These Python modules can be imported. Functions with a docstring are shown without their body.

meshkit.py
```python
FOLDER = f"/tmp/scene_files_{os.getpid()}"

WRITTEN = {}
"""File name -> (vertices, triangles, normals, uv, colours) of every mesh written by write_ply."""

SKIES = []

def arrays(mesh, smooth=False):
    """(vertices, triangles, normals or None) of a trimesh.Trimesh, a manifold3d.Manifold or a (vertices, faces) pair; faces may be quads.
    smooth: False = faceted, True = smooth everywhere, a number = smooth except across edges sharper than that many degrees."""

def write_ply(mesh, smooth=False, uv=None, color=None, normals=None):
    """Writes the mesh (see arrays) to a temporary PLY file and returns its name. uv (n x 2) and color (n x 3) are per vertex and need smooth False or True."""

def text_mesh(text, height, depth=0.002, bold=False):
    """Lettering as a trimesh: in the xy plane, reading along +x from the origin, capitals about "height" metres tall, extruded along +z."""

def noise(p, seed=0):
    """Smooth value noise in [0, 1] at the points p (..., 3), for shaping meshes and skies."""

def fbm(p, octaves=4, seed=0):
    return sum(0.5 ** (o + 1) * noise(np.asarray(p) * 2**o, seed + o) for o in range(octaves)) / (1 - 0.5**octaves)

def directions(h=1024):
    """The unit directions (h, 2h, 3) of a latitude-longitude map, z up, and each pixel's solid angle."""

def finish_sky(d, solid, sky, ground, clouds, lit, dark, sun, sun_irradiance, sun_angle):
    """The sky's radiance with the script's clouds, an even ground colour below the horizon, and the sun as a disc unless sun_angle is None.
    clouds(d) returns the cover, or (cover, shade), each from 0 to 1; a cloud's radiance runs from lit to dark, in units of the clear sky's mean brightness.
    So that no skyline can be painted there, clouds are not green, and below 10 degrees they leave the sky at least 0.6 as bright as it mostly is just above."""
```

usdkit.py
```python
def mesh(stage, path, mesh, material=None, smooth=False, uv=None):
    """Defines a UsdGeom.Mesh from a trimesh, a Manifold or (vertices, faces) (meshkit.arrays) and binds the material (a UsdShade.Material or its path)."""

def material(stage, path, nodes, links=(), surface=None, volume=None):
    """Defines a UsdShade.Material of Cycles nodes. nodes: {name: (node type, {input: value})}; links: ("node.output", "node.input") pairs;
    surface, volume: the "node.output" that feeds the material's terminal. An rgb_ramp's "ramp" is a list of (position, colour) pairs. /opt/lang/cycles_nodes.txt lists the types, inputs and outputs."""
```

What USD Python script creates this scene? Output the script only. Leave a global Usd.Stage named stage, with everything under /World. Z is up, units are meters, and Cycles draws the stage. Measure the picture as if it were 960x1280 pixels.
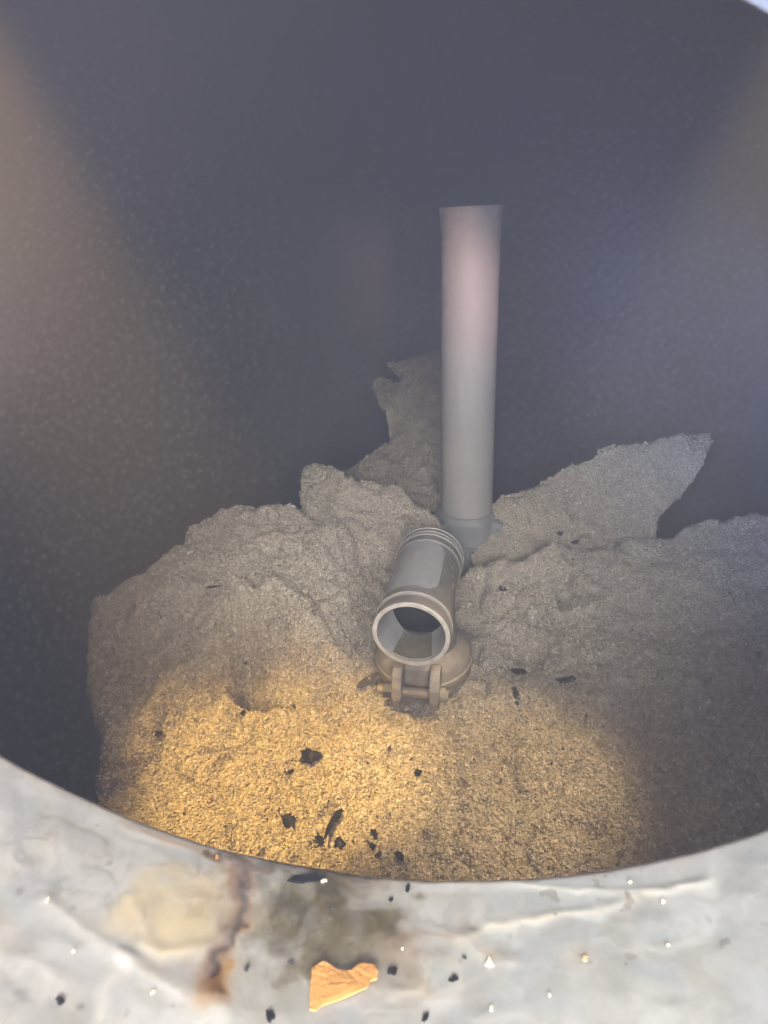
import math, random
import numpy as np, trimesh, manifold3d as m3, usdkit, meshkit
from pxr import Gf, Sdf, Usd, UsdGeom, UsdLux, UsdShade, Vt
from scipy.interpolate import RBFInterpolator
from scipy.ndimage import distance_transform_edt, map_coordinates, gaussian_filter
import shapely
from shapely.geometry import Polygon, LineString, Point

rng = np.random.default_rng(7)
random.seed(7)
PI = math.pi
stage = Usd.Stage.CreateInMemory()
UsdGeom.SetStageUpAxis(stage, 'Z')
UsdGeom.Xform.Define(stage, '/World')
UsdGeom.Scope.Define(stage, '/World/Looks')

# ------------------------------------------------------------------ camera
F, CX, CY, PITCH, ROLL, EYE = 740.0, 480.0, 640.0, math.radians(27.6), math.radians(-3.0), np.array([0, 0, .7])
FW = np.array([0, math.cos(PITCH), -math.sin(PITCH)])
_r = np.array([1.0, 0, 0]); _u = np.cross(_r, FW)
RT = math.cos(ROLL) * _r + math.sin(ROLL) * _u
UP = -math.sin(ROLL) * _r + math.cos(ROLL) * _u
cam = UsdGeom.Camera.Define(stage, '/World/camera')
cam.CreateHorizontalApertureAttr(36.0); cam.CreateVerticalApertureAttr(48.0)
cam.CreateFocalLengthAttr(36.0 * F / 960)
cam.CreateClippingRangeAttr((.01, 100))
cam.CreateFStopAttr(17.0); cam.CreateFocusDistanceAttr(.86)
M = np.eye(4); M[0, :3], M[1, :3], M[2, :3], M[3, :3] = RT, UP, -FW, EYE
UsdGeom.Xformable(cam).AddTransformOp().Set(Gf.Matrix4d(*M.ravel().tolist()))
cam.CreateExposureAttr(0.06)


def ray(px, py):
    return ((px - CX) * RT - (py - CY) * UP + F * FW) / F


def at_z(px, py, z):
    d = ray(px, py)
    return EYE + d * (z - EYE[2]) / d[2]


# ------------------------------------------------------------------ lights
def aim(prim, pos, target):
    pos, target = np.array(pos, float), np.array(target, float)
    z = pos - target; z /= np.linalg.norm(z)
    x = np.cross([0, 0, 1.0], z); x /= np.linalg.norm(x)
    A = np.eye(4); A[0, :3], A[1, :3], A[2, :3], A[3, :3] = x, np.cross(z, x), z, pos
    UsdGeom.Xformable(prim).AddTransformOp().Set(Gf.Matrix4d(*A.ravel().tolist()))


def rect(name, pos, target, w, h, color, power):
    l = UsdLux.RectLight.Define(stage, '/World/' + name)
    l.CreateWidthAttr(w); l.CreateHeightAttr(h); l.CreateColorAttr(Gf.Vec3f(*color)); l.CreateIntensityAttr(power)
    aim(l, pos, target)
    return l


def torch(name, pos, target, cone, soft, color, power, radius=.012):
    l = UsdLux.SphereLight.Define(stage, '/World/' + name)
    l.CreateRadiusAttr(radius); l.CreateColorAttr(Gf.Vec3f(*color)); l.CreateIntensityAttr(power)
    s = UsdLux.ShapingAPI.Apply(l.GetPrim())
    s.CreateShapingConeAngleAttr(cone); s.CreateShapingConeSoftnessAttr(soft)
    aim(l, pos, target)
    return l


rect('work_lamp', (-.04, -1.00, 1.10), (.12, .8, .05), .9, .5, (1.0, .985, .96), 122.0)
torch('side_lamp', (.50, -.60, .98), (-.85, .75, .90), 16, 1.0, (1.0, .79, .82), 1900, .20)
torch('side_lamp_001', (-.50, -.60, .95), (.95, 1.25, .62), 20, 1.0, (.32, .50, 1.0), 2000, .10)
torch('side_lamp_002', (.32, -.70, .80), (.19, 1.24, .60), 7, 1.0, (1.0, .58, .48), 2100, .07)
torch('torch', (-.50, .58, 1.40), (-.165, .595, 0), 9.6, .75, (1.0, .63, .19), 88000)
torch('torch_001', (.66, .68, 1.36), (.125, .565, 0), 9.0, .85, (1.0, .72, .36), 47000)

# ------------------------------------------------------------------ helpers
used = {}


def numbered(path):
    n = used.get(path, 0); used[path] = n + 1
    return path if n == 0 else f'{path}_{n:03d}'


def tag(p, label=None, cat=None, group=None, kind=None):
    for k, v in (('label', label), ('category', cat), ('group', group), ('kind', kind)):
        if v:
            p.SetCustomDataByKey(k, v)
    return p


def thing(name, label, cat, loc=(0, 0, 0), rotz=0, group=None, kind=None):
    x = UsdGeom.Xform.Define(stage, numbered('/World/' + name))
    x.AddTranslateOp().Set(Gf.Vec3d(*map(float, loc)))
    if rotz:
        x.AddRotateZOp().Set(math.degrees(rotz))
    return tag(x.GetPrim(), label, cat, group, kind)


def obj(name, mesh, mat, parent=None, smooth=35, label=None):
    path = numbered((str(parent.GetPath()) if parent else '/World') + '/' + name)
    p = usdkit.mesh(stage, path, mesh, '/World/Looks/' + mat, smooth=smooth).GetPrim()
    return tag(p, label) if label else p


def mat(name, nodes, links=(), surface=None, volume=None):
    return usdkit.material(stage, '/World/Looks/' + name, nodes, links, surface, volume)


def revolve(profile, n=96):
    """profile: closed (radius, z) polygon -> Manifold round z"""
    return m3.CrossSection([[(float(a), float(b)) for a, b in profile]], m3.FillRule.Positive if Polygon(profile).exterior.is_ccw else m3.FillRule.Negative).revolve(n)


def cyl(r, z0, z1, n=96, r2=None):
    return m3.Manifold.cylinder(z1 - z0, r, r if r2 is None else r2, n).translate([0, 0, z0])


def tm(man):
    g = man.to_mesh()
    return trimesh.Trimesh(g.vert_properties[:, :3], g.tri_verts, process=False)


# ------------------------------------------------------------------ materials
def surf(name, base, rough=.5, metal=0.0, var=.0, scale=20, bump=0.0, bscale=60, bdist=.002, c2=None, spec=.5, detail=5):
    c2 = c2 or tuple(b * (1 - var) for b in base)
    nodes = {'g': ('texture_coordinate', {}),
             'n': ('noise_texture', {'scale': scale, 'detail': detail, 'roughness': .6}),
             'r': ('rgb_ramp', {'ramp': [(.3, c2), (.7, base)]}),
             'n2': ('noise_texture', {'scale': bscale, 'detail': 4}),
             'b': ('bump', {'strength': bump, 'distance': bdist}),
             'p': ('principled_bsdf', {'roughness': rough, 'metallic': metal, 'specular_ior_level': spec})}
    links = [('g.object', 'n.vector'), ('g.object', 'n2.vector'), ('n.fac', 'r.fac'), ('r.color', 'p.base_color')]
    if bump:
        links += [('n2.fac', 'b.height'), ('b.normal', 'p.normal')]
    return mat(name, nodes, links, 'p.BSDF')


surf('tank_wall', (.25, .245, .24), rough=.6, c2=(.12, .118, .118), scale=2.6, bump=.2, bscale=7, bdist=.012, spec=.35)
surf('tank_outside', (.55, .56, .55), rough=.5, var=.2, scale=4)
surf('grey_paint', (.205, .190, .165), rough=.45, c2=(.14, .125, .105), scale=28, bump=.25, bscale=240, bdist=.0006)
surf('pad_grey', (.34, .335, .33), rough=.5, c2=(.28, .275, .27), scale=40, bump=.15, bscale=300, bdist=.0004)
surf('worn_edge', (.47, .45, .40), rough=.45, c2=(.26, .235, .195), scale=90, bump=.2, bscale=300, bdist=.0004)
surf('bore_grey', (.36, .365, .35), rough=.45, c2=(.27, .27, .25), scale=22, bump=.1, bscale=150, bdist=.0005)
surf('bore_dirt', (.17, .155, .115), rough=.4, c2=(.11, .10, .072), scale=60)
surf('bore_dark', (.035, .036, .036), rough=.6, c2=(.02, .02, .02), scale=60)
surf('brown_iron', (.36, .32, .265), rough=.55, c2=(.21, .18, .145), scale=60, bump=.35, bscale=260, bdist=.0008)
surf('bolt_steel', (.30, .25, .20), rough=.5, metal=.2, c2=(.2, .16, .13), scale=80)
surf('pale_plastic', (.40, .37, .335), rough=.6, c2=(.31, .285, .255), scale=7, bump=.08, bscale=30, bdist=.001)
surf('dark_socket', (.30, .30, .28), rough=.55, c2=(.21, .21, .2), scale=30)
surf('char_black', (.016, .017, .020), rough=.5, spec=.25, c2=(.008, .009, .012), scale=120, bump=.6, bscale=500, bdist=.001)
surf('char_grey', (.09, .09, .085), rough=.5, c2=(.04, .04, .04), scale=200, bump=.4, bscale=500, bdist=.001)
surf('flake_yellow', (.62, .33, .10), rough=.6, c2=(.42, .19, .05), scale=90, bump=.7, bscale=320, bdist=.0015)
surf('crumb_cream', (.82, .78, .60), rough=.6, c2=(.7, .62, .42), scale=120)
surf('crumb_tan', (.62, .47, .27), rough=.6, c2=(.5, .36, .18), scale=120)

# grain: the mass under it and the flakes on it
mat('grain_mass', {'g': ('geometry', {}),
                   'v': ('voronoi_texture', {'scale': 230.0, 'randomness': 1.0}),
                   'n': ('noise_texture', {'scale': 14.0, 'detail': 5}),
                   'sv': ('separate_color', {}),
                   'r': ('rgb_ramp', {'ramp': [(0, (.31, .26, .18)), (.5, (.44, .38, .28)), (1, (.54, .48, .37))]}),
                   'm': ('rgb_ramp', {'ramp': [(.3, (.74, .72, .70)), (.7, (1, 1, 1))]}),
                   'x': ('mix_color', {'blend_type': 'multiply', 'fac': 1.0}),
                   'b': ('bump', {'strength': .8, 'distance': .003, 'invert': True}),
                   'p': ('principled_bsdf', {'roughness': .75, 'specular_ior_level': .25})},
    [('g.position', 'v.vector'), ('g.position', 'n.vector'), ('v.color', 'sv.color'), ('sv.r', 'r.fac'), ('n.fac', 'm.fac'),
     ('r.color', 'x.a'), ('m.color', 'x.b'), ('x.result', 'p.base_color'), ('v.distance', 'b.height'), ('b.normal', 'p.normal')], 'p.BSDF')
GT = [tuple(.60 * v + .46 * (.3 * c[0] + .55 * c[1] + .15 * c[2]) * t for v, t in zip(c, (1.06, 1.0, .92))) for c in [(.52, .445, .315), (.45, .375, .255), (.37, .30, .195), (.64, .57, .44), (.49, .425, .315), (.24, .185, .115)]]
for k, c in enumerate(GT):
    mat(f'grain_tone_{k}', {'p': ('principled_bsdf', {'base_color': c, 'roughness': .6, 'specular_ior_level': .35})}, (), 'p.BSDF')

# manhole neck: white resin, its stains are per-vertex colours
mat('neck_resin', {'a': ('attribute', {'attribute': 'stain'}),
                   'g': ('geometry', {}),
                   'n': ('noise_texture', {'scale': 45.0, 'detail': 6, 'roughness': .65}),
                   'r': ('rgb_ramp', {'ramp': [(.3, (.86, .86, .86)), (.65, (1, 1, 1))]}),
                   'x': ('mix_color', {'blend_type': 'multiply', 'fac': 1.0}),
                   'n2': ('noise_texture', {'scale': 120.0, 'detail': 5}),
                   'b': ('bump', {'strength': .12, 'distance': .0006}),
                   'p': ('principled_bsdf', {'roughness': .27, 'specular_ior_level': .55})},
    [('g.position', 'n.vector'), ('g.position', 'n2.vector'), ('n.fac', 'r.fac'), ('a.color', 'x.a'), ('r.color', 'x.b'),
     ('x.result', 'p.base_color'), ('n2.fac', 'b.height'), ('b.normal', 'p.normal')], 'p.BSDF')

# ------------------------------------------------------------------ the tank: shell, and the oval manhole neck we look through
TC, TR, TZ0, TZ1 = np.array([.08, 1.115]), .93, -.28, 1.45          # inner radius, floor, roof
NT = math.radians(15)
NN = np.array([0, math.cos(NT), -math.sin(NT)]); NA = np.array([1.0, 0, 0]); NB = np.cross(NA, NN)
E0, E1, ETH, ES = np.array([.017, -.050]), (.338, .240), -.236, .30   # oval's centre, half axes, tilt; inner end
ec, es = math.cos(ETH), math.sin(ETH)


def neck_point(th, s, grow=0.0):
    """Point of the neck: th is the ellipse parameter, s the depth along the axis, grow widens the oval."""
    th, s, grow = np.broadcast_arrays(th, s, grow)
    x, y = (E1[0] + grow) * np.cos(th), (E1[1] + grow) * np.sin(th)
    u, v = E0[0] + x * ec - y * es, E0[1] + x * es + y * ec
    return EYE + u[..., None] * NA + v[..., None] * NB + s[..., None] * NN


def on_neck(px, py):
    """(th, s) of the neck's inner surface under a pixel of the photograph."""
    d = ray(px, py); a, b, n = d @ NA, d @ NB, d @ NN
    lo, hi = .01, 3.0
    for _ in range(60):
        t = (lo + hi) / 2; u, v = t * a - E0[0], t * b - E0[1]
        x, y = u * ec + v * es, -u * es + v * ec
        lo, hi = (t, hi) if (x / E1[0]) ** 2 + (y / E1[1]) ** 2 < 1 else (lo, t)
    return math.atan2(y / E1[1], x / E1[0]), t * n


tank = thing('tank', 'large dark walled round tank seen inside through its white oval manhole', 'tank')
inner = cyl(TR, TZ0, TZ1, 160).translate([TC[0], TC[1], 0])
outer = cyl(TR + .03, TZ0 - .03, TZ1 + .03, 160).translate([TC[0], TC[1], 0])
th = np.linspace(0, 2 * PI, 97)[:-1]
ring0, ring1 = neck_point(th, -.6, .012), neck_point(th, .62, .012)
hole = m3.Manifold.hull_points(np.vstack([ring0, ring1]))
side = (outer - inner).trim_by_plane([0, 0, 1], TZ0).trim_by_plane([0, 0, -1], -TZ1)
sm = tm(side - hole)
sm = trimesh.Trimesh(*trimesh.remesh.subdivide_to_size(sm.vertices, sm.faces, .09), process=False)
rad = np.hypot(sm.vertices[:, 0] - TC[0], sm.vertices[:, 1] - TC[1])
wob = (meshkit.fbm(sm.vertices * [3.2, 3.2, 3.2], 4, 5) - .5) * .03
sm.vertices[:, :2] += np.where((rad < TR + .005)[:, None], -(sm.vertices[:, :2] - TC) / TR * np.maximum(wob, -.012)[:, None], 0)
obj('wall', sm, 'tank_wall', tank, smooth=40)
fl = m3.Manifold.cylinder(.03, TR + .03, TR + .03, 128).translate([TC[0], TC[1], TZ0 - .0302])
obj('floor', fl, 'tank_wall', tank)
obj('roof', revolve([(0, TZ1 + .0005), (TR + .03, TZ1 + .0005), (TR + .03, TZ1 + .03), (TR * .8, TZ1 + .09), (0, TZ1 + .14)], 128).translate([TC[0], TC[1], 0]), 'tank_wall', tank)

# neck surface: parameter grid round x along, with a rounded inner lip
PXN = lambda pts: [on_neck(*p) for p in pts]
perim = .29


def uv_of(px, py):
    t, s = on_neck(px, py)
    return np.array([(t % (2 * PI) - 1.5 * PI) * perim, s])


NTH = 1500
vis = np.linspace(PI * 1.5 - 1.75, PI * 1.5 + 1.75, NTH)           # dense round the lower half, coarse above
top_th = np.linspace(vis[-1], vis[0] + 2 * PI, 90)[1:-1]
ths = np.concatenate([vis, top_th]); n_th = len(ths)
s_in = np.concatenate([np.linspace(.10, .19, 14)[:-1], np.linspace(.19, ES - .006, 120)])
prof = [(s, 0.0) for s in s_in] + [(ES - .006 + .006 * math.sin(a), .006 * (1 - math.cos(a))) for a in np.linspace(0, PI / 2, 9)[1:]] + [(ES, .012), (ES - .02, .014), (.14, .016), (.13, .05), (.11, .052), (.10, .05), (.098, .006)]
ps, pg = np.array([p[0] for p in prof]), np.array([p[1] for p in prof])
TT, SS = np.meshgrid(ths, ps, indexing='ij'); GG = np.broadcast_to(pg, TT.shape)
U = (TT % (2 * PI) - 1.5 * PI) * perim
uvp = np.stack([U, SS], -1)
inner_face = (GG < .0061).astype(float)
NP = neck_point(TT, SS, GG)
nz = lambda sc, oc=4, seed=0: meshkit.fbm(NP * sc, oc, seed)
warp = np.stack([nz(30, 3, 11) - .5, nz(30, 3, 12) - .5], -1)
warp2 = np.stack([nz(110, 3, 13) - .5, nz(110, 3, 14) - .5], -1)


def line_dist(pts, w1=.010, w2=.004):
    q = np.array([uv_of(*p) for p in pts]); x = uvp + w1 * warp + w2 * warp2
    best = np.full(TT.shape, 9.0)
    for a, b in zip(q[:-1], q[1:]):
        ab = b - a; t = np.clip(((x - a) @ ab) / (ab @ ab), 0, 1)
        best = np.minimum(best, np.linalg.norm(x - a - t[..., None] * ab, axis=-1))
    return best


def blob(px, py, rx, ry, w1=.02, w2=.008, soft=.35):
    c = uv_of(px, py); cx = uv_of(px + rx, py); cy = uv_of(px, py + ry)
    ru, rs = np.linalg.norm(cx - c), np.linalg.norm(cy - c)
    x = uvp + w1 * warp + w2 * warp2
    d = np.hypot((x[..., 0] - c[0]) / ru, (x[..., 1] - c[1]) / rs)
    return np.clip((1 - d) / soft, 0, 1)


def sstep(a, b, x):
    t = np.clip((x - a) / (b - a), 0, 1); return t * t * (3 - 2 * t)


col = np.zeros(TT.shape + (3,)); col[:] = (.37, .38, .375)


def paint(mask, c):
    global col
    mask = np.clip(mask, 0, 1)[..., None]; col = col * (1 - mask) + np.array(c) * mask


paint(.55 * sstep(.48, .62, nz(7, 4, 1)), (.33, .345, .355))
paint(.45 * sstep(.50, .60, nz(16, 4, 2)), (.50, .475, .42))
paint(.5 * sstep(.56, .66, nz(34, 4, 3)), (.36, .335, .29))
paint(.75 * sstep(.46, .60, nz(12, 5, 52)) * sstep(.40, .55, nz(40, 4, 53)), (.46, .455, .43))
paint(.5 * sstep(.52, .62, nz(60, 4, 54)), (.33, .32, .29))
paint(.9 * blob(230, 1140, 75, 75, soft=.9), (.54, .48, .35))
paint(.95 * blob(268, 1135, 38, 60, soft=.6), (.58, .46, .27))
paint(.85 * blob(405, 1150, 150, 120, w1=.05, w2=.02, soft=.6), (.25, .235, .185))
paint(.85 * blob(395, 1135, 118, 78, w1=.04, w2=.02, soft=.5), (.19, .168, .11))
paint(.6 * sstep(.5, .62, nz(40, 4, 51)) * blob(400, 1150, 160, 130, soft=.8), (.30, .28, .23))
paint(.7 * blob(375, 1150, 60, 50, soft=.8), (.27, .235, .135))
paint(.8 * blob(350, 1070, 45, 14, soft=.8), (.26, .22, .17))
paint(.8 * blob(460, 1100, 45, 18, soft=.8), (.42, .33, .22))
paint(.6 * blob(370, 1230, 80, 50, soft=.9), (.32, .30, .25))
paint(.7 * blob(515, 1185, 28, 30, soft=.8), (.42, .33, .25))
paint(.7 * blob(508, 1170, 9, 9, soft=.8), (.25, .14, .10))
paint(.6 * blob(720, 1195, 40, 16, soft=.9), (.42, .35, .26))
paint(.5 * blob(820, 1110, 110, 26, soft=.9), (.52, .50, .45))
paint(.5 * blob(640, 1150, 90, 20, soft=.9), (.52, .49, .42))
height = np.zeros(TT.shape)


def crack(pts, w, c, amt, h=0.0, hw=.004, pale=.0):
    global height
    d = line_dist(pts)
    height += h * np.exp(-(d / hw) ** 2)
    if pale:
        paint(pale * np.clip(1 - d / (w * 2.6), 0, 1), (.60, .57, .50))
    br = nz(70, 4, 41); wv = w * (.35 + 1.3 * nz(55, 3, 42))
    paint(amt * sstep(wv * 1.15, wv * .15, d) * np.clip(.25 + 1.5 * br, 0, 1), c)
    paint(.30 * amt * sstep(w * 3.2, 0, d) * (.3 + br), c)


crack([(150, 1028), (230, 1052), (275, 1073), (298, 1082)], .0030, (.38, .28, .19), .8, .0008)
crack([(300, 1080), (296, 1110), (299, 1135), (285, 1165), (272, 1190), (262, 1245)], .0052, (.22, .125, .055), .95, .0022, .005, .5)
crack([(300, 1084), (298, 1112), (301, 1136), (287, 1168), (274, 1192), (268, 1225)], .0020, (.07, .035, .018), .9)
crack([(301, 1082), (304, 1092), (300, 1104)], .0050, (.10, .05, .022), .9)
crack([(302, 1090), (306, 1125), (300, 1150)], .0040, (.30, .17, .06), .8)
crack([(290, 1205), (278, 1240)], .0026, (.42, .25, .08), .9)
crack([(292, 1075), (312, 1082)], .0034, (.17, .09, .05), .9)
crack([(185, 1182), (215, 1187), (258, 1180), (285, 1165)], .0016, (.45, .34, .22), .8, .0016, .004, .6)
crack([(165, 1203), (135, 1240), (128, 1280)], .0016, (.52, .50, .46), .6, .0012, .004, .5)
crack([(60, 1120), (110, 1165), (160, 1203)], .0016, (.52, .51, .49), .6, .0012, .004, .5)
crack([(160, 1203), (205, 1225), (250, 1250), (280, 1275)], .0018, (.42, .39, .34), .7, .0014, .004, .4)
crack([(170, 1125), (185, 1150), (190, 1170)], .0012, (.58, .54, .46), .6, .0008, .003, .6)
crack([(0, 1185), (40, 1200), (75, 1225)], .0014, (.56, .56, .56), .6, .0008, .004, .4)
crack([(560, 1165), (585, 1170), (600, 1185), (620, 1200), (640, 1200)], .0018, (.38, .33, .27), .8, .0014, .004, .6)
crack([(520, 1162), (545, 1165), (570, 1175)], .0022, (.34, .26, .18), .8)
crack([(570, 1178), (620, 1160), (680, 1150), (740, 1140), (800, 1120), (880, 1100)], .0014, (.72, .66, .54), .5, .0014, .004, .9)
crack([(560, 1105), (640, 1108), (740, 1115), (830, 1112), (890, 1095)], .0012, (.74, .72, .66), .5, .0010, .003, .8)
crack([(765, 1110), (785, 1125), (790, 1135)], .0018, (.55, .46, .40), .8)
crack([(608, 1215), (612, 1240), (616, 1262)], .0012, (.42, .43, .46), .7)
crack([(132, 1118), (140, 1135), (148, 1146)], .0018, (.22, .22, .23), .85)
crack([(530, 1195), (535, 1215), (520, 1235), (490, 1235)], .0012, (.50, .44, .36), .6, .001, .003, .5)
# the edge itself: brown line where the product has dried on
paint(.75 * sstep(ES - .010, ES - .001, SS) * inner_face * (.45 + .9 * nz(24, 3, 21)), (.36, .27, .20))
for x, y, r in [(73, 1252, 9), (98, 1266, 7), (30, 1240, 14), (222, 1258, 5), (308, 1211, 6), (362, 1205, 6), (414, 1136, 6), (232, 1127, 4), (449, 1185, 5), (474, 1128, 6), (458, 1116, 5), (283, 1190, 5), (25, 1110, 8), (92, 1132, 6), (640, 1170, 5), (694, 1146, 4), (578, 1198, 4)]:
    paint(.8 * blob(x, y, r, r, w1=.006, w2=.006, soft=.9), (.14, .13, .14))
height = .32 * height + (nz(9, 3, 31) - .5) * .006 + (nz(28, 3, 32) - .5) * .0013 + (nz(90, 3, 33) - .5) * .0003
peel_f = nz(13, 5, 61) + .10 * (nz(60, 4, 62) - .5)
for lv, tone in ((.455, (.47, .47, .45)), (.545, (.31, .315, .31)), (.61, (.50, .48, .43))):
    edge = np.exp(-((peel_f - lv) / .006) ** 2)
    height += .00012 * sstep(lv - .008, lv + .008, peel_f)
    paint(.40 * sstep(lv - .012, lv + .012, peel_f) * sstep(lv + .07, lv + .02, peel_f), tone)
    paint(.38 * edge * sstep(.50, .70, nz(22, 3, 63)), (.24, .21, .17))
paint(.5 * sstep(.68, .72, nz(150, 3, 64)) * sstep(.45, .6, nz(18, 3, 65)), (.15, .12, .09))
paint(.80 * blob(400, 1138, 135, 92, w1=.05, w2=.03, soft=.55), (.25, .225, .16))
paint(.55 * blob(385, 1120, 90, 50, w1=.05, w2=.03, soft=.6), (.185, .155, .09))
paint(.70 * sstep(.50, .60, nz(26, 5, 71)) * blob(385, 1095, 120, 45, w1=.04, w2=.02, soft=.7), (.15, .11, .06))
paint(.55 * blob(215, 1150, 90, 80, w1=.05, w2=.02, soft=.8), (.50, .43, .30))
paint(.55 * sstep(.50, .62, nz(22, 5, 72)) * blob(530, 1190, 90, 90, w1=.05, w2=.03, soft=.7), (.34, .27, .19))
paint(.45 * sstep(.48, .62, nz(18, 5, 73)) * blob(330, 1250, 130, 60, soft=.8), (.28, .25, .19))
paint(.9 * blob(402, 1140, 118, 88, w1=.06, w2=.04, soft=.5) * (.70 + .5 * nz(30, 4, 74)), (.105, .09, .052))
paint(.55 * blob(240, 1140, 75, 70, w1=.07, w2=.05, soft=.9) * (.2 + 1.2 * nz(26, 4, 77)), (.60, .48, .29))
paint(.5 * sstep(.5, .6, nz(55, 4, 87)) * blob(250, 1140, 80, 80, soft=.8), (.36, .30, .21))
paint(.75 * blob(410, 1150, 105, 85, w1=.05, w2=.04, soft=.5) * (.45 + .9 * nz(45, 4, 88)), (.105, .088, .05))
paint(.6 * sstep(.52, .60, nz(70, 4, 89)) * blob(410, 1140, 120, 90, soft=.7), (.05, .045, .035))
paint(.8 * blob(395, 1085, 105, 20, w1=.03, w2=.02, soft=.6) * (.3 + nz(40, 4, 78)), (.06, .045, .03))
paint(.6 * blob(505, 1185, 34, 45, w1=.04, w2=.03, soft=.6) * (.3 + nz(40, 4, 79)), (.25, .16, .10))
for pts, w, c, amt in (([(297, 1080), (296, 1110), (300, 1135), (285, 1165), (272, 1190), (262, 1248)], .0095, (.34, .22, .12), .8),
                       ([(300, 1080), (297, 1112), (301, 1136), (287, 1168), (274, 1192), (266, 1240)], .0060, (.17, .085, .035), 1.0),
                       ([(301, 1080), (300, 1112), (303, 1136), (290, 1168), (277, 1190), (268, 1225)], .0026, (.055, .028, .015), 1.0),
                       ([(258, 1066), (285, 1078), (305, 1084), (330, 1082)], .0042, (.12, .065, .03), .9),
                       ([(310, 1074), (350, 1082), (400, 1092), (465, 1096)], .0040, (.10, .08, .06), .75)):
    d = line_dist(pts, .012, .012); wv = w * (.45 + 1.1 * nz(60, 3, 75))
    paint(amt * sstep(wv, wv * .2, d) * np.clip(.35 + 1.2 * nz(85, 4, 76), 0, 1), c)
paint(.55 * sstep(.42, .62, nz(24, 5, 94)) * blob(395, 1110, 150, 60, w1=.06, w2=.04, soft=.6), (.08, .06, .035))
paint(.5 * sstep(.45, .62, nz(30, 5, 95)) * blob(480, 1200, 190, 90, w1=.06, w2=.04, soft=.8), (.20, .17, .12))
col *= np.array([.82, .825, .78])
paint(.22 * sstep(.50, .66, meshkit.fbm(np.stack([uvp[..., 0] * 22 + 3 * warp[..., 0], uvp[..., 1] * 70 + 4 * warp[..., 1], 0 * SS], -1), 5, 91)), (.56, .55, .51))
paint(.30 * sstep(.54, .70, meshkit.fbm(np.stack([uvp[..., 0] * 60 + 3 * warp[..., 0], uvp[..., 1] * 26 + 4 * warp[..., 1], 0 * SS], -1), 5, 92)), (.24, .235, .22))
wgt = inner_face * np.where(SS > .105, 1, 0)
NP = neck_point(TT, SS, GG - height * wgt)
i, j = np.meshgrid(np.arange(n_th), np.arange(len(prof)), indexing='ij')
idx = i * len(prof) + j; i2 = np.roll(idx, -1, 0)
quads = np.stack([idx, i2, np.roll(i2, -1, 1), np.roll(idx, -1, 1)], -1).reshape(-1, 4)
nk = obj('manhole_neck', (NP.reshape(-1, 3), quads), 'neck_resin', tank, smooth=True)
UsdGeom.PrimvarsAPI(nk).CreatePrimvar('stain', Sdf.ValueTypeNames.Color3fArray, 'vertex').Set(Vt.Vec3fArray.FromNumpy(col.reshape(-1, 3).astype(np.float32)))

# ------------------------------------------------------------------ grain
RES = .004
BODIES = []


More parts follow.
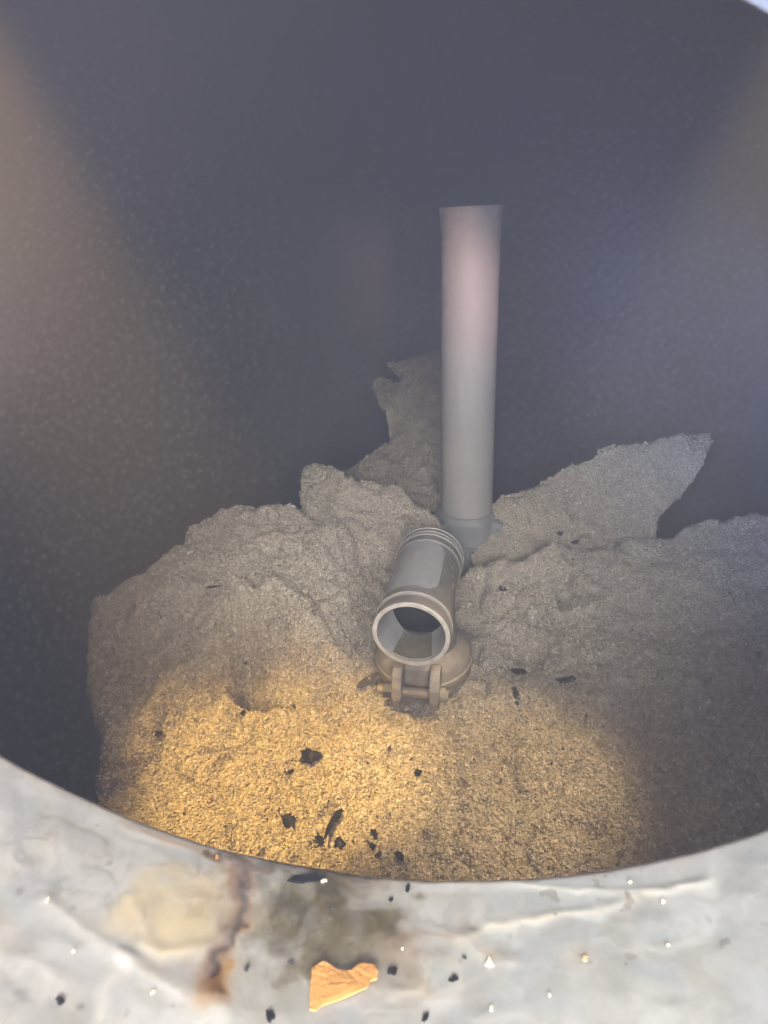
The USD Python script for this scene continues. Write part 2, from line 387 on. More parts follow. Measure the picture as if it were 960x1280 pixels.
def grain_body(outline, inside, seed, undercut=0, rough=1.0, steps=(), ragged=.018, slope=11, floor=TZ0):
    """A heap of grain with a broken edge: outline and inside points are (px, py, z)."""
    P = np.array([at_z(*p) for p in outline + inside])
    poly = Polygon(P[:len(outline), :2]).buffer(0)
    x0, y0, x1, y1 = poly.bounds; pad = .14
    X, Y = np.meshgrid(np.arange(x0 - pad, x1 + pad, RES), np.arange(y0 - pad, y1 + pad, RES), indexing='ij')
    q = np.stack([X, Y, np.zeros_like(X)], -1)
    wx = X + ragged * 2 * (meshkit.fbm(q * 14, 4, seed) - .5) + .012 * (meshkit.fbm(q * 70, 3, seed + 60) - .5); wy = Y + ragged * 2 * (meshkit.fbm(q * 14, 4, seed + 50) - .5) + .012 * (meshkit.fbm(q * 70, 3, seed + 61) - .5)
    m = shapely.contains_xy(poly, wx, wy)
    rbf = RBFInterpolator(P[:, :2], P[:, 2], kernel='linear', smoothing=.002)
    xs, ys = X[::4, ::4], Y[::4, ::4]
    hc = rbf(np.c_[xs.ravel(), ys.ravel()]).reshape(xs.shape)
    h = map_coordinates(gaussian_filter(hc, .8), np.stack([(X - X[0, 0]) / (4 * RES), (Y - Y[0, 0]) / (4 * RES)]), order=3, mode='nearest')
    h += rough * ((meshkit.fbm(q * 9, 3, seed + 1) - .5) * .03 + (meshkit.fbm(q * 26, 4, seed + 2) - .5) * .040 + (meshkit.fbm(q * 80, 3, seed + 3) - .5) * .014)
    for pts, z_, amt, w_ in steps:
        sp = Polygon([at_z(*p, z_)[:2] for p in pts]).buffer(0)
        jx, jy = X + .030 * (meshkit.fbm(q * 24, 4, seed + 80) - .5), Y + .030 * (meshkit.fbm(q * 24, 4, seed + 81) - .5)
        ins = shapely.contains_xy(sp, jx, jy); sd = (distance_transform_edt(ins) - distance_transform_edt(~ins)) * RES
        h += amt * sstep(-w_, w_, sd)
    wq = q + .05 * np.stack([meshkit.fbm(q * 8, 3, seed + 70), meshkit.fbm(q * 8, 3, seed + 71), 0 * X], -1)
    h -= rough * .014 * np.clip(1 - np.abs(meshkit.fbm(wq * 13, 3, seed + 72) - .5) / .035, 0, 1) * sstep(.50, .64, meshkit.noise(q * 5, seed + 73))
    d, (ii, jj) = distance_transform_edt(~m, return_indices=True)
    d = d * RES
    drop = slope * d * (.7 + .8 * meshkit.noise(q * 40, seed + 4))
    din = distance_transform_edt(m) * RES
    h = np.where(m, h - .010 * np.exp(-din / .010), h[ii, jj] - .010 - drop)
    if undercut:
        keep = m & (np.hypot(X - TC[0], Y - TC[1]) < TR)
        h = np.where(m, h, floor)
    else:
        keep = (h > floor - .002) & (np.hypot(X - TC[0], Y - TC[1]) < TR + .01)
    BODIES.append((X[0, 0], Y[0, 0], h, keep))
    V = np.stack([X, Y, np.maximum(h, floor - .002)], -1).reshape(-1, 3)
    k = np.arange(X.size).reshape(X.shape)
    Q = np.stack([k[:-1, :-1], k[1:, :-1], k[1:, 1:], k[:-1, 1:]], -1).reshape(-1, 4)
    if undercut:
        Q = Q[keep.ravel()[Q].all(1)]
        lo = np.maximum(h - undercut * np.maximum(distance_transform_edt(keep) * RES - RES, 0), floor)
        V = np.vstack([V, np.stack([X, Y, lo], -1).reshape(-1, 3)])
        Q = np.vstack([Q, Q[:, ::-1] + X.size])
    else:
        Q = Q[keep.ravel()[Q].any(1)]
    u, inv = np.unique(Q, return_inverse=True)
    return V[u], inv.reshape(Q.shape)


def hit(px, py):
    """First point of the grain under a pixel, and its normal."""
    d = ray(px, py)
    for t in np.arange(.35, 2.6, .0015):
        p = EYE + t * d
        for X0, Y0, h, keep in BODIES:
            a, b = (p[0] - X0) / RES, (p[1] - Y0) / RES
            if 1 < a < h.shape[0] - 2 and 1 < b < h.shape[1] - 2 and p[2] <= h[int(a + .5), int(b + .5)] and keep[int(a + .5), int(b + .5)]:
                a, b = int(a + .5), int(b + .5); k = 3
                sl = h[max(a - k, 0):a + k + 1, max(b - k, 0):b + k + 1]
                gx, gy = np.gradient(sl, RES)
                n = np.array([-gx.mean(), -gy.mean(), 1]); return p, n / np.linalg.norm(n)
    return None, None


def flake_mesh(seed):
    r = np.random.default_rng(seed); n = 6
    a = np.sort(r.uniform(0, 2 * PI, n)) * .5 + np.linspace(0, 2 * PI, n, endpoint=False) * .5
    L, W, T = .0020 * r.uniform(.8, 1.25), .0016 * r.uniform(.75, 1.2), .0006
    rr = r.uniform(.75, 1.1, n)
    x, y = L * rr * np.cos(a), W * rr * np.sin(a); b = r.uniform(-.0005, .0006, n)
    v = np.vstack([np.c_[x, y, b], [[0, 0, T]], [[0, 0, -T]]])
    f = [(k, (k + 1) % n, n) for k in range(n)] + [((k + 1) % n, k, n + 1) for k in range(n)]
    return v, np.array(f)


def grains(parent, V, Q, dens, seed, sc=1.0):
    r = np.random.default_rng(seed)
    T = np.vstack([Q[:, [0, 1, 2]], Q[:, [0, 2, 3]]]); A, B, C = V[T[:, 0]], V[T[:, 1]], V[T[:, 2]]
    N = np.cross(B - A, C - A); ar = np.linalg.norm(N, axis=1) / 2; N /= np.maximum(2 * ar, 1e-12)[:, None]
    cen = (A + B + C) / 3; view = EYE - cen
    dist = np.linalg.norm(view, axis=1); facing = np.einsum('ij,ij->i', N, view) / dist
    rel = cen - EYE; z = rel @ FW; sx, sy = CX + F * (rel @ RT) / z, CY - F * (rel @ UP) / z
    w = ar * (facing > -.25) * (sx > -60) * (sx < 1020) * (sy < 1180) * (z > .1)
    n = int(w.sum() * dens)
    pick = r.choice(len(T), n, p=w / w.sum())
    a, b = r.random(n), r.random(n); fl_ = a + b > 1; a[fl_], b[fl_] = 1 - a[fl_], 1 - b[fl_]
    P = A[pick] + a[:, None] * (B - A)[pick] + b[:, None] * (C - A)[pick] + N[pick] * r.uniform(-.0004, .0016, n)[:, None]
    nn = N[pick] + r.normal(0, .42, (n, 3)); nn /= np.linalg.norm(nn, axis=1)[:, None]
    ax = np.cross([0, 0, 1.0], nn); c = nn[:, 2]; q = np.c_[1 + c, ax]; q /= np.maximum(np.linalg.norm(q, axis=1), 1e-9)[:, None]
    sp = r.uniform(0, 2 * PI, n); s = np.c_[np.cos(sp / 2), np.zeros(n), np.zeros(n), np.sin(sp / 2)]
    w1, x1, y1, z1 = q.T; w2, x2, y2, z2 = s.T
    R = np.c_[w1 * w2 - x1 * x2 - y1 * y2 - z1 * z2, w1 * x2 + x1 * w2 + y1 * z2 - z1 * y2, w1 * y2 - x1 * z2 + y1 * w2 + z1 * x2, w1 * z2 + x1 * y2 - y1 * x2 + z1 * w2]
    scale = sc * np.exp(r.normal(0, .28, n))
    path = numbered(str(parent.GetPath()) + '/loose_grain')
    pi = UsdGeom.PointInstancer.Define(stage, path)
    protos = []
    for k in range(12):
        pm = usdkit.mesh(stage, f'{path}/flake_{k + 1:03d}', flake_mesh(100 + k), f'/World/Looks/grain_tone_{k % 6}')
        protos.append(pm.GetPath())
    pi.CreatePrototypesRel().SetTargets(protos)
    pi.CreateProtoIndicesAttr(Vt.IntArray.FromNumpy(r.choice(12, n, p=np.tile([.24, .22, .17, .12, .17, .08], 2) / 2).astype(np.int32)))
    pi.CreatePositionsAttr(Vt.Vec3fArray.FromNumpy(P.astype(np.float32)))
    pi.CreateOrientationsAttr(Vt.QuathArray([Gf.Quath(float(x[0]), float(x[1]), float(x[2]), float(x[3])) for x in R]))
    pi.CreateScalesAttr(Vt.Vec3fArray.FromNumpy(np.repeat(scale[:, None], 3, 1).astype(np.float32)))
    tag(pi.GetPrim(), kind='stuff')


def grain_thing(name, label, cat, kind, dens, seed, outline, inside, **kw):
    t = thing(name, label, cat, kind=kind)
    V, Q = grain_body(outline, inside, seed, **kw)
    obj('packed_grain', (V, Q), 'grain_mass', t, smooth=True)
    grains(t, V, Q, dens, seed)
    return t


grain_thing('grain_bed', 'deep bed of tan flaky grain covering the tank floor around the grey tee', 'grain', 'stuff', 215000, 3,
    [(600, 1175, 0), (250, 1150, 0), (105, 1090, 0), (118, 1010, .0), (130, 965, .01), (133, 920, .02), (114, 868, .03), (112, 815, .05), (120, 770, .058), (165, 742, .072),
     (210, 702, .090), (255, 662, .108), (300, 643, .118), (355, 645, .118), (400, 662, .102), (445, 682, .080), (500, 705, .05), (560, 712, .03), (600, 708, .03), (680, 695, .035), (760, 684, .045),
     (830, 675, .06), (885, 660, .075), (960, 655, .085), (1060, 650, .10), (1120, 800, .06), (1080, 1060, .0), (850, 1130, 0)],
    [(450, 1000, 0), (320, 940, -.005), (220, 960, 0), (312, 864, -.045), (300, 874, -.012), (285, 852, -.004), (340, 862, -.030), (390, 864, -.022), (320, 788, .045), (360, 800, .038), (318, 830, .012), (370, 835, .008), (425, 835, -.002), (400, 850, -.010), (270, 800, .035), (200, 830, .035), (230, 740, .085),
     (300, 700, .10), (370, 700, .095), (430, 740, .045), (450, 790, .015), (460, 845, -.02), (545, 885, -.035), (620, 850, -.035), (560, 780, -.02), (640, 760, .0), (700, 755, -.005), (705, 745, .002), (690, 720, .02), (760, 740, .02), (860, 730, .035),
     (700, 850, -.02), (820, 850, .0), (940, 800, .03), (650, 980, -.01), (800, 1000, .0), (940, 950, .02), (560, 1060, 0)], ragged=.016, steps=[
    ([(60, 790), (300, 590), (390, 640), (442, 690), (452, 735), (425, 775), (390, 795), (320, 782), (262, 800), (215, 850), (170, 930), (60, 930)], .06, .026, .014),
    ([(286, 852), (302, 840), (330, 846), (346, 862), (318, 874), (290, 870)], 0, -.040, .009),
    ([(290, 815), (350, 800), (400, 825), (440, 862), (400, 872), (300, 866)], 0, -.034, .020),
    ([(235, 820), (300, 770), (380, 775), (440, 815), (400, 822), (345, 800), (295, 812), (255, 850)], .03, .018, .010),
    ([(688, 735), (712, 730), (726, 750), (700, 760)], 0, -.030, .010),
    ([(610, 730), (690, 715), (700, 765), (640, 790), (605, 780)], 0, .020, .012),
    ([(600, 640), (780, 640), (1060, 600), (1100, 800), (900, 760), (790, 735), (720, 745)], .05, .018, .022)])
grain_thing('grain_cake', 'pale broken grain cake standing just left of the pipe foot, behind the mound', 'grain cake', None, 150000, 11,
    [(374, 598, .150), (381, 576, .185), (400, 573, .19), (440, 592, .175), (485, 606, .160), (535, 630, .13), (560, 665, .09), (530, 705, .05), (440, 715, .06), (392, 690, .09), (378, 640, .12)],
    [(420, 620, .150), (470, 650, .115)], ragged=.010, undercut=3.0)
grain_thing('grain_cake', 'dim ragged grain bank farthest back, behind and left of the upright pipe', 'grain cake', None, 30000, 21,
    [(464, 478, .245), (468, 470, .25), (503, 470, .255), (484, 455, .28), (479, 446, .295), (508, 446, .295), (540, 436, .31), (560, 428, .33), (598, 436, .32), (606, 480, .25), (612, 560, .14), (600, 620, .07), (545, 640, .05), (470, 640, .04), (420, 590, .085), (440, 578, .10), (488, 548, .13), (482, 520, .18), (473, 505, .21)],
    [(540, 560, .14), (540, 480, .25)], ragged=.007, undercut=1.8, rough=1.0)
grain_thing('grain_cake', 'wide smooth grain bank right of the upright pipe with a ragged right edge', 'grain cake', None, 45000, 31,
    [(625, 610, .13), (700, 578, .17), (760, 556, .20), (830, 541, .225), (888, 533, .235), (893, 546, .222), (876, 590, .165), (852, 620, .125), (824, 645, .09), (822, 676, .05), (780, 705, .01), (640, 730, -.02), (590, 700, .01), (590, 650, .07)],
    [(720, 640, .07), (760, 600, .13)], ragged=.010, undercut=1.1, rough=.6)

# ------------------------------------------------------------------ grey tee on its bolted coupling
ang = -math.radians(13)
TEE = np.array([.055, .79, .14])
tee = thing('pipe_tee', 'grey metal pipe tee, open bore facing forward, on a bolted coupling in the grain', 'pipe fitting', TEE, ang)
L, RB = .112, .0518
half = [(0, -L), (.0560, -L), (.0571, -L + .0012), (.0571, -L + .0150), (.0542, -L + .0162), (.0542, -L + .0245), (.0575, -L + .0256), (.0575, -L + .0290), (.0566, -L + .0300), (.0566, -L + .0430), (.0535, -L + .0455)]
profile = half + [(a, -b) for a, b in half[::-1]]
run = revolve(profile, 128).rotate([-90, 0, 0])
branch = revolve([(0, -.122), (.0571, -.122), (.0571, -.108), (.0540, -.106), (.0540, -.098), (.0570, -.096), (.0570, -.085), (.0545, -.078), (.0535, 0), (0, 0)], 128)
fillet = m3.Manifold.hull_points(np.vstack([[(.0535 * math.cos(a), .0535 * math.sin(a), -.074) for a in np.linspace(0, 2 * PI, 40)], [(.048 * math.cos(a), .075 * math.sin(a), -.035) for a in np.linspace(0, 2 * PI, 40)]]))
body = run + branch + fillet
bore = cyl(RB, -L - .01, L + .01, 128).rotate([-90, 0, 0]) + cyl(RB, -.13, 0, 128)
body = body - bore
front_cut = m3.Manifold.cube([.2, .0030, .2], True).translate([0, -L + .0014, 0])
obj('tee_body', body - front_cut, 'grey_paint', tee, smooth=32)
obj('bore_liner', (cyl(RB - .0002, -L + .004, L - .004, 128).rotate([-90, 0, 0])) - (cyl(RB - .0012, -L - .01, L + .01, 128).rotate([-90, 0, 0]) + cyl(RB - .0012, -.2, 0, 128)), 'bore_grey', tee, smooth=32, label='paler grey lining of the open bore')
obj('end_rim', revolve([(RB - .0010, 0), (.0562, 0), (.0576, -.0010), (.0576, -.0030), (.0565, -.0042), (RB, -.0042), (RB - .0010, -.0036)], 128).rotate([-90, 0, 0]).translate([0, -L + .0026, 0]), 'worn_edge', tee, label='bright worn rim of the front opening')
dirt = (cyl(RB - .0013, -L + .006, -L + .062, 128).rotate([-90, 0, 0]) - cyl(RB - .0021, -L - .01, L + .01, 128).rotate([-90, 0, 0])) ^ m3.Manifold.extrude(m3.CrossSection([[(-.030, -L + .002), (.030, -L + .002), (.022, -L + .065), (-.022, -L + .065)]]), .1).translate([0, 0, -.11])
obj('dirt_film', dirt, 'bore_dirt', tee, label='dull olive dirt along the bottom of the bore')
for y in (-L + .0272, L - .0272, L - .0060):
    obj('raised_ring', revolve([(.0568, -.0018), (.0582, -.0012), (.0585, 0), (.0582, .0012), (.0568, .0018)], 128).rotate([-90, 0, 0]).translate([0, y, 0]), 'worn_edge', tee)
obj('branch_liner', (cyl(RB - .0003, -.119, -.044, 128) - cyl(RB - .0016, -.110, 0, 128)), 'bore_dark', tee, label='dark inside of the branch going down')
# raised flat pad on the top of the run
pp = shapely.box(-.056, -.066, .034, .066).buffer(-.026).buffer(.026)
pm = trimesh.creation.extrude_polygon(pp, .0016, engine='earcut')
pv, pf = trimesh.remesh.subdivide_to_size(pm.vertices, pm.faces, .006)
a_ = pv[:, 0] / .0545; rr_ = .0530 + .0022 * (pv[:, 2] > .0008) - .0004 * 0
pv = np.c_[rr_ * np.sin(a_), pv[:, 1], rr_ * np.cos(a_)]
obj('raised_pad', trimesh.Trimesh(pv, pf, process=False), 'pad_grey', tee, smooth=40, label='paler flat pad on top of the tee')
for k, (az, y, ln) in enumerate([(58, .030, .012), (64, .012, .010), (70, -.004, .016), (62, .045, .006)]):
    c = shapely.affinity.scale(Point(0, 0).buffer(1, 3), .0022, ln / 2)
    c = Polygon([(x * random.uniform(.6, 1.3), yy * random.uniform(.8, 1.1)) for x, yy in c.exterior.coords[:-1]]).buffer(0)
    g = trimesh.creation.extrude_polygon(c, .0005, engine='earcut')
    g.apply_translation([0, 0, .0536]); g.apply_transform(trimesh.transformations.rotation_matrix(math.radians(az), [0, 1, 0])); g.apply_translation([0, y, 0])
    obj('paint_chip', g, 'worn_edge', tee)

CZ = -.128                                                        # coupling round the branch end
coup = revolve([(.0572, CZ - .032), (.079, CZ - .032), (.0812, CZ - .029), (.0816, CZ - .012), (.0842, CZ - .010), (.0842, CZ - .002), (.0812, CZ), (.0795, CZ + .014), (.0735, CZ + .022), (.0640, CZ + .027), (.0572, CZ + .033)], 128)
fa = math.radians(-102) - ang                                     # the lugs face the camera
fd, ft = np.array([math.cos(fa), math.sin(fa)]), np.array([-math.sin(fa), math.cos(fa)])
gap = m3.Manifold.cube([.05, .046, .08], True).translate([.086, 0, CZ]).rotate([0, 0, math.degrees(fa)])
gap2 = m3.Manifold.cube([.05, .0025, .08], True).translate([-.082, 0, CZ]).rotate([0, 0, math.degrees(fa)])
coupling = obj('coupling', coup - gap2 - (gap - cyl(.072, CZ - .1, CZ + .1)), 'brown_iron', tee, smooth=32, label='brownish iron clamp ring around the foot of the tee')
lug_poly = Polygon([(.060, .030), (.078, .029), (.090, .020), (.099, .004), (.102, -.018), (.099, -.034), (.091, -.038), (.086, -.030), (.080, -.016), (.062, -.010)]).buffer(-.004).buffer(.006).buffer(-.002)
for sgn in (-1, 1):
    g = trimesh.creation.extrude_polygon(lug_poly, .0180, engine='earcut')
    # poly x -> radial, y -> up, extrusion -> tangential
    v = g.vertices.copy(); tang = (v[:, 2] - .0090) + sgn * .0300
    taper = 1 - .25 * np.clip((-.005 - v[:, 1]) / .03, 0, 1)
    tang = sgn * .0300 + (tang - sgn * .0300) * taper
    xy = (v[:, [0]] + .004) * fd + tang[:, None] * ft
    g = trimesh.Trimesh(np.c_[xy, v[:, 1] + CZ + .005], g.faces if True else None, process=False)
    if g.volume < 0:
        g.invert()
    lv_, lf_ = trimesh.remesh.subdivide_to_size(g.vertices, g.faces, .0028)
    g = trimesh.Trimesh(lv_, lf_); g.merge_vertices(); trimesh.smoothing.filter_taubin(g, .5, -.45, 14)
    obj('lug', g, 'brown_iron', tee)


def rod(p0, p1, r, n=20):
    p0, p1 = np.array(p0, float), np.array(p1, float); d = p1 - p0; l = np.linalg.norm(d)
    g = trimesh.creation.cylinder(r, l, sections=n)
    g.apply_transform(trimesh.geometry.align_vectors([0, 0, 1], d / l)); g.apply_translation((p0 + p1) / 2)
    return g


def fp(rad_, tang, z):
    return np.r_[fd * rad_ + ft * tang, z]


BZ = CZ - .004
obj('bolt', rod(fp(.0925, -.062, BZ), fp(.0925, .050, BZ), .0085, 24), 'bolt_steel', tee)
obj('nut', rod(fp(.0925, -.0520, BZ), fp(.0925, -.0380, BZ), .0125, 6), 'char_grey', tee, label='dark nut on the left end of the bolt')
hd = trimesh.util.concatenate([rod(fp(.0925, .0385, BZ), fp(.0925, .0470, BZ), .0120, 24), rod(fp(.0925, .0470, BZ), fp(.0925, .0515, BZ), .0087, 24)])
obj('bolt_head', hd, 'brown_iron', tee)
lip = revolve([(.0571, CZ - .034), (.0571, CZ - .20), (.050, CZ - .20), (.050, CZ - .034)], 96)
obj('foot_pipe', lip, 'grey_paint', tee)

# ------------------------------------------------------------------ upright pipe behind
b0, t0 = at_z(583, 636, .085), None
d = ray(589, 257); s_ = 1.245 / d[1]; t0 = EYE + d * s_
pipe = thing('upright_pipe', 'tall pale plastic pipe standing upright behind the grey tee', 'pipe', b0)
H = t0[2] - b0[2]; lean = (t0 - b0) / H
RO = .0565
pr = [(RO - .005, 0), (RO - .002, 0), (RO, .0015), (RO, H - .045), (RO + .0012, H - .036), (RO + .0026, H - .020), (RO + .0042, H - .006), (RO + .0042, H - .001), (RO + .0036, H), (RO - .0012, H), (RO - .003, H - .02), (RO - .005, H - .05)]


def leaned(man):
    g = tm(man) if not isinstance(man, trimesh.Trimesh) else man
    g.vertices[:, :2] += g.vertices[:, 2:3] * lean[:2]
    return g


obj('pipe', leaned(revolve(pr, 128)), 'pale_plastic', pipe)
obj('socket', leaned(revolve([(.040, -.06), (.066, -.06), (.069, -.057), (.069, -.012), (.066, -.004), (.0605, .003), (.0570, .003), (.0568, -.002), (.040, -.002)], 96)), 'dark_socket', pipe)
for a, w_ in ((-28, .034), (205, .030)):
    dv = np.array([math.cos(math.radians(a)), math.sin(math.radians(a))]); tv = np.array([-dv[1], dv[0]])
    lg = m3.Manifold.hull_points(np.array([[*(dv * r_ + tv * t_), z_] for r_, hw in ((.060, .024), (.086, .016)) for t_ in (-hw, hw) for z_ in ((-.05, -.006) if r_ < .07 else (-.044, -.014))] ))
    obj('lug', leaned(lg.refine(2)), 'dark_socket', pipe)
    o = dv * .079
    obj('bolt', rod([o[0] - tv[0] * .028, o[1] - tv[1] * .028, -.03], [o[0] + tv[0] * .028, o[1] + tv[1] * .028, -.03], .007, 16), 'dark_socket', pipe)
obj('foot_pipe', leaned(revolve([(.040, -.30), (.055, -.30), (.055, -.0605), (.040, -.0605)], 96)), 'dark_socket', pipe)

# ------------------------------------------------------------------ flecks and crumbs
def shard(w, h, seed, thick=.0012, pts=None, crumple=.25):
    """Irregular thin flake in the xy plane, w by h metres, bent a little."""
    r = np.random.default_rng(seed)
    if pts is None:
        n = 15
        a = np.linspace(0, 2 * PI, n, endpoint=False) + r.normal(0, .12, n)
        k = np.clip(r.uniform(.45, 1.15, n) * (1 + .35 * np.cos(2 * a + r.uniform(0, 6)) * r.random()), .3, 1.2)
        pts = np.c_[w / 2 * k * np.cos(a), h / 2 * k * np.sin(a)]
    poly = Polygon(pts).buffer(0)
    if poly.geom_type != 'Polygon':
        poly = max(poly.geoms, key=lambda g: g.area)
    g = trimesh.creation.extrude_polygon(poly, thick, engine='earcut')
    v, f = trimesh.remesh.subdivide_to_size(g.vertices, g.faces, max(w, h) / 5)
    m = max(w, h)
    v[:, 2] += crumple * m * (meshkit.fbm(np.c_[v[:, :2] / m * 2.4 + seed, np.zeros(len(v))], 2, seed % 97) - .5)
    return trimesh.Trimesh(v, f, process=False)


def lay(g, p, n, az, lift=.001):
    """Lays a flake on a surface with normal n at p, its x axis along the picture angle az (degrees, up positive)."""
    n = n / np.linalg.norm(n)
    e1 = np.cross(n, [0, 1.0, 0]); e1 /= np.linalg.norm(e1); e2 = np.cross(n, e1)
    w = p - EYE; w /= np.linalg.norm(w); r1 = RT - w * (RT @ w); r1 /= np.linalg.norm(r1); u1 = np.cross(r1, w)
    A = np.array([[e1 @ r1, e2 @ r1], [e1 @ u1, e2 @ u1]]); c, s = math.cos(math.radians(az)), math.sin(math.radians(az))
    gx, gy = (np.linalg.solve(A, t) for t in ((c, s), (-s, c)))
    gx, gy = (t * min(1, 2.4 / np.linalg.norm(t)) for t in (gx, gy))
    v = g.vertices[:, [0]] * (gx[0] * e1 + gx[1] * e2) + g.vertices[:, [1]] * (gy[0] * e1 + gy[1] * e2) + g.vertices[:, [2]] * n
    return trimesh.Trimesh(v, g.faces, process=False), p + n * lift


def place(name, g, material, label, cat, group, px, py, az, neck=False, lift=.001):
    if neck:
        t_, s_ = on_neck(px, py)
        e = 1e-3
        P0 = neck_point(np.array(t_), np.array(s_)); du = neck_point(np.array(t_ + e), np.array(s_)) - P0
        n = np.cross(NN, du); n /= np.linalg.norm(n)
        ii = int(np.argmin(np.abs((vis - t_ + PI) % (2 * PI) - PI))); jj = int(np.argmin(np.abs(s_in - s_)))
        p = NP[ii, jj]; n = n if n @ (EYE - p) > 0 else -n
    else:
        p, n = hit(px, py)
        if p is None:
            return None
    m, q = lay(g, p, n, az, lift)
    o = thing(name, label, cat, q, group=group) if False else None
    path = numbered('/World/' + name)
    pr_ = usdkit.mesh(stage, path, m, '/World/Looks/' + material, smooth=25)
    UsdGeom.Xformable(pr_).AddTranslateOp().Set(Gf.Vec3d(*map(float, q)))
    return tag(pr_.GetPrim(), label, cat, group)


def px2m(px, py, neck=False):
    if neck:
        t_, s_ = on_neck(px, py); p = neck_point(np.array(t_), np.array(s_))
    else:
        p, _ = hit(px, py)
        if p is None:
            return .001
    return float((p - EYE) @ FW) / F


GB = 'black char flecks scattered on the grain'
BIG = [  # px, py, w px, h px, angle, label
    (387, 945, 28, 24, 15, 'crumpled glossy black fleck alone on the brightest yellow grain'),
    (361, 1028, 24, 17, 50, 'black fleck left of the long black splinter'),
    (397, 1051, 20, 11, -55, 'short black fleck at the lower tip of the long splinter'),
    (424, 1056, 20, 15, -75, 'rounded black fleck just right below the long splinter'),
    (467, 1050, 22, 16, 75, 'rounded black fleck right of the splinter, near the manhole edge'),
    (499, 1072, 16, 12, -35, 'thin bent black fleck closest to the manhole edge'),
    (474, 1070, 10, 8, 20, 'small broken black fleck beside the manhole edge below the rounded one'),
    (359, 968, 15, 8, 25, 'small flat black fleck below left of the crumpled one'),
    (523, 969, 10, 10, 60, 'small round black fleck alone below the tee'),
    (650, 841, 22, 9, 5, 'flat black rectangular fleck right of the coupling'),
    (706, 853, 26, 11, 12, 'black winged fleck farthest right of the coupling'),
    (645, 868, 16, 10, -40, 'jagged black fleck under the rectangular one'),
    (646, 880, 10, 5, -60, 'tiny black sliver under the jagged fleck'),
    (629, 738, 11, 7, -10, 'small black fleck beside the shaft of the tee'),
    (718, 679, 13, 7, 10, 'small dark fleck on the grain bank right of the upright pipe'),
    (699, 668, 7, 6, 0, 'tiny dark speck above left of another on the far bank'),
    (196, 918, 7, 8, 80, 'small black fleck near the left edge of the grain'),
    (302, 893, 7, 8, 70, 'small black fleck below the hollow in the mound'),
    (948, 821, 10, 8, 40, 'dark fleck at the far right on the grey grain'),
    (267, 735, 20, 5, 8, 'thin dark sliver on the slope of the mound')]
for k, (x, y, w, h, az, lab) in enumerate(BIG):
    s = px2m(x, y)
    place('black_fleck', shard(w * s, h * s, 300 + k, .0008, crumple=.4 if w > 12 else .2), 'char_black', lab, 'fleck', GB, x, y, az, lift=.0042)
s = px2m(420, 1027)
stick = np.array([(-26, -3), (-14, -5), (0, -6), (5, -10), (9, -6), (16, -7), (24, -3), (27, 3), (20, 5), (8, 4), (-4, 4), (-16, 3)]) * [1, .62] * s
place('black_splinter', shard(52 * s, 16 * s, 77, .0022, stick, crumple=.12), 'char_black', 'long black splinter lying on the yellow grain near the manhole edge', 'splinter', None, 418, 1028, 58, lift=.0042)
s = px2m(458, 852)
strip = np.array([(-16, -1), (-10, -5), (4, -5), (15, -1), (16, 2), (4, 4), (-10, 3)]) * s
place('grey_strip', shard(30 * s, 9 * s, 78, .0016, strip, crumple=.1), 'char_grey', 'narrow grey strip lying on the grain left of the coupling', 'strip', None, 459, 852, 28, lift=.0042)
spk = np.random.default_rng(5); n_sp = 0
while n_sp < 60:
    x, y = spk.uniform(150, 950), spk.uniform(700, 1075)
    if 455 < x < 615 and y < 900:
        continue
    p, n = hit(x, y)
    if p is None:
        continue
    w = spk.uniform(2.2, 5.2) * px2m(x, y); n_sp += 1
    lab, grp = (('tiny black speck on the grey mound of grain left of the tee', 'black specks on the grey mound') if y < 800 and x < 470 else
                ('tiny black speck on the dim grey grain right of the tee', 'black specks on the dim right grain') if y < 830 or x > 780 else
                ('tiny black speck among the brightest golden flakes, left half of the lit grain', 'black specks on the golden grain') if x < 480 else
                ('tiny black speck among the paler lit flakes below and right of the coupling', 'black specks on the paler lit grain'))
    place('black_speck', shard(w, w * spk.uniform(.6, 1), int(spk.integers(1e6)), .0010, crumple=.1), 'char_black', lab, 'speck', grp, x, y, spk.uniform(0, 180), lift=.0036)

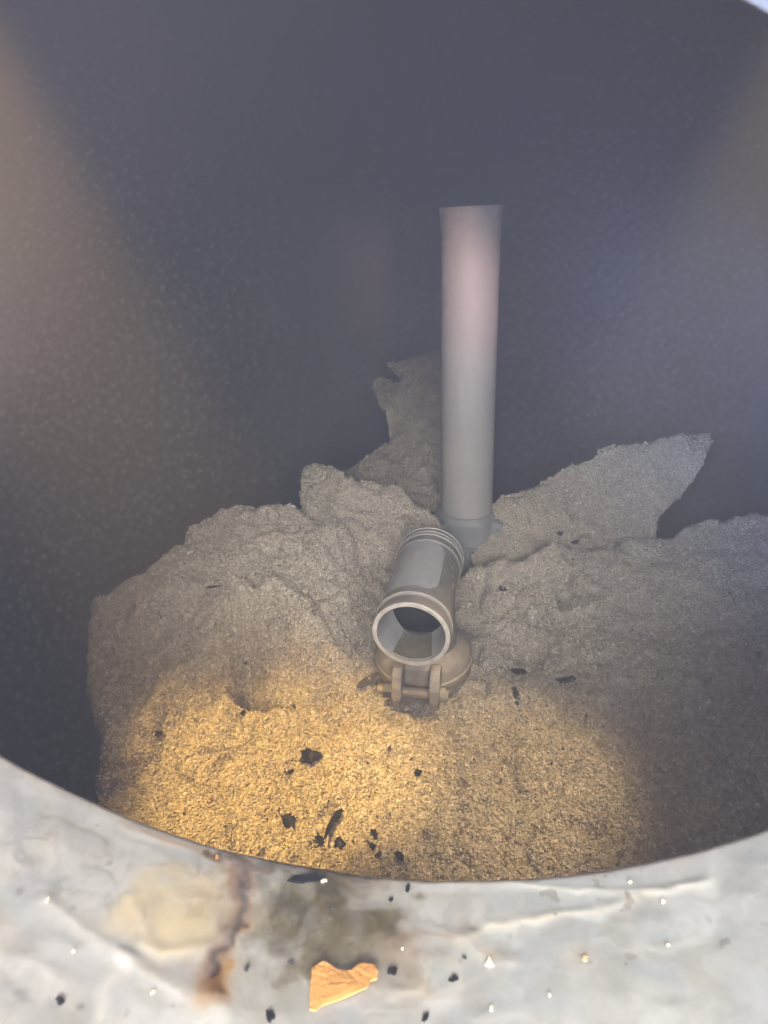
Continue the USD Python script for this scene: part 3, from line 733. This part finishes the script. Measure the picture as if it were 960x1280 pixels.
yf = np.array([(-43, 15), (-36, 19), (-29, 23), (-20, 20), (-12, 15), (0, 13), (8, 14), (14, 19), (22, 21), (36, 19), (42, 12), (40, 5), (32, 3), (28, -3), (16, -7), (2, -12), (-12, -16), (-26, -19), (-34, -24), (-41, -23), (-43, -5)], float)
s = px2m(430, 1235, True)
place('yellow_flake', shard(85 * s, 44 * s, 80, .0011, yf * s, crumple=.05), 'flake_yellow', 'bright orange yellow flake lying on the white manhole neck', 'flake', None, 431, 1234, 0, True, .001)
NK = [  # on the neck
    (380, 1101, 52, 19, 3, 'char_black', 'largest dark smear shaped fleck just below the manhole edge'),
    (491, 1215, 17, 11, -5, 'char_black', 'black fleck right beside the tip of the yellow flake'),
    (567, 1224, 14, 9, 15, 'char_black', 'oval black fleck right of the yellow flake'),
    (531, 1272, 17, 7, 25, 'char_black', 'slanted black fleck at the bottom edge below the yellow flake'),
    (338, 1272, 15, 16, 70, 'char_black', 'round black lump at the bottom edge, left below the yellow flake'),
    (510, 1112, 10, 8, 40, 'char_black', 'small black fleck near the manhole edge, right of the big smear'),
    (489, 1126, 8, 6, 0, 'char_black', 'small black fleck left below its neighbour near the manhole edge'),
    (580, 1198, 6, 5, 20, 'char_grey', 'tiny grey fleck beside the cream triangle crumb'),
    (74, 1251, 10, 13, 70, 'char_black', 'black fleck at the lower left of the neck'),
    (308, 1212, 8, 8, 0, 'char_grey', 'small grey fleck beside the brown crack'),
    (362, 1204, 10, 6, 0, 'char_grey', 'small grey fleck left above the yellow flake'),
    (414, 1136, 10, 9, 60, 'char_grey', 'small grey fleck in the middle of the brown stain')]
for k, (x, y, w, h, az, m_, lab) in enumerate(NK):
    s = px2m(x, y, True)
    place('black_fleck', shard(.85 * w * s, .85 * h * s, 500 + k, .0005, crumple=.1), m_, lab, 'fleck', 'dark flecks on the manhole neck', x, y, az, True, .0003)
CR = [
    (612, 1203, 19, 16, 'crumb_cream', 'cream triangular crumb, largest of the pale crumbs on the neck', [(-9, -7), (9, -8), (1, 9)]),
    (615, 1259, 10, 10, 'crumb_cream', 'round cream crumb below the triangular one', None),
    (686, 1243, 8, 8, 'crumb_cream', 'round cream crumb right of the triangular one', None),
    (830, 1128, 9, 8, 'crumb_cream', 'cream crumb on the right part of the neck', None),
    (788, 1104, 7, 6, 'crumb_cream', 'small cream crumb near the right edge of the manhole', None),
    (836, 1183, 9, 7, 'crumb_cream', 'pale crumb lowest on the right part of the neck', None),
    (403, 1103, 15, 6, 'crumb_cream', 'thin cream flake at the right end of the dark smear', None),
    (271, 1071, 8, 8, 'flake_yellow', 'small yellow crumb at the top of the brown crack', None),
    (731, 1199, 14, 12, 'crumb_tan', 'tan crumb in the stain right of the triangular crumb', None),
    (60, 1125, 6, 11, 'crumb_cream', 'upper white crumb on the left part of the neck', None),
    (92, 1188, 8, 9, 'crumb_cream', 'lower white crumb on the left part of the neck', None),
    (191, 1242, 7, 9, 'crumb_cream', 'cream crumb under the pale fold, bottom left', None),
    (502, 1187, 5, 7, 'crumb_cream', 'tiny white crumb under the reddish spot', None)]
for k, (x, y, w, h, m_, lab, pts) in enumerate(CR):
    s = px2m(x, y, True)
    place('crumb', shard(.62 * w * s, .62 * h * s, 700 + k, .0006, None if pts is None else np.array(pts) * s * .62, crumple=.05), m_, lab, 'crumb', 'pale crumbs on the manhole neck', x, y, 0, True, .0002)

# ------------------------------------------------------------------ steam in the air
mat('haze', {'v': ('principled_volume', {'color': (.95, .935, .92), 'density': .56, 'anisotropy': .72})}, (), None, 'v.volume')
hz = trimesh.creation.box(bounds=[(-1.3, -1.0, TZ0 - 1.03), (1.5, 2.5, TZ1 + .3)])
tag(obj('haze', hz, 'haze', None, smooth=False), 'thin pale steam filling the tank', 'haze', kind='stuff')
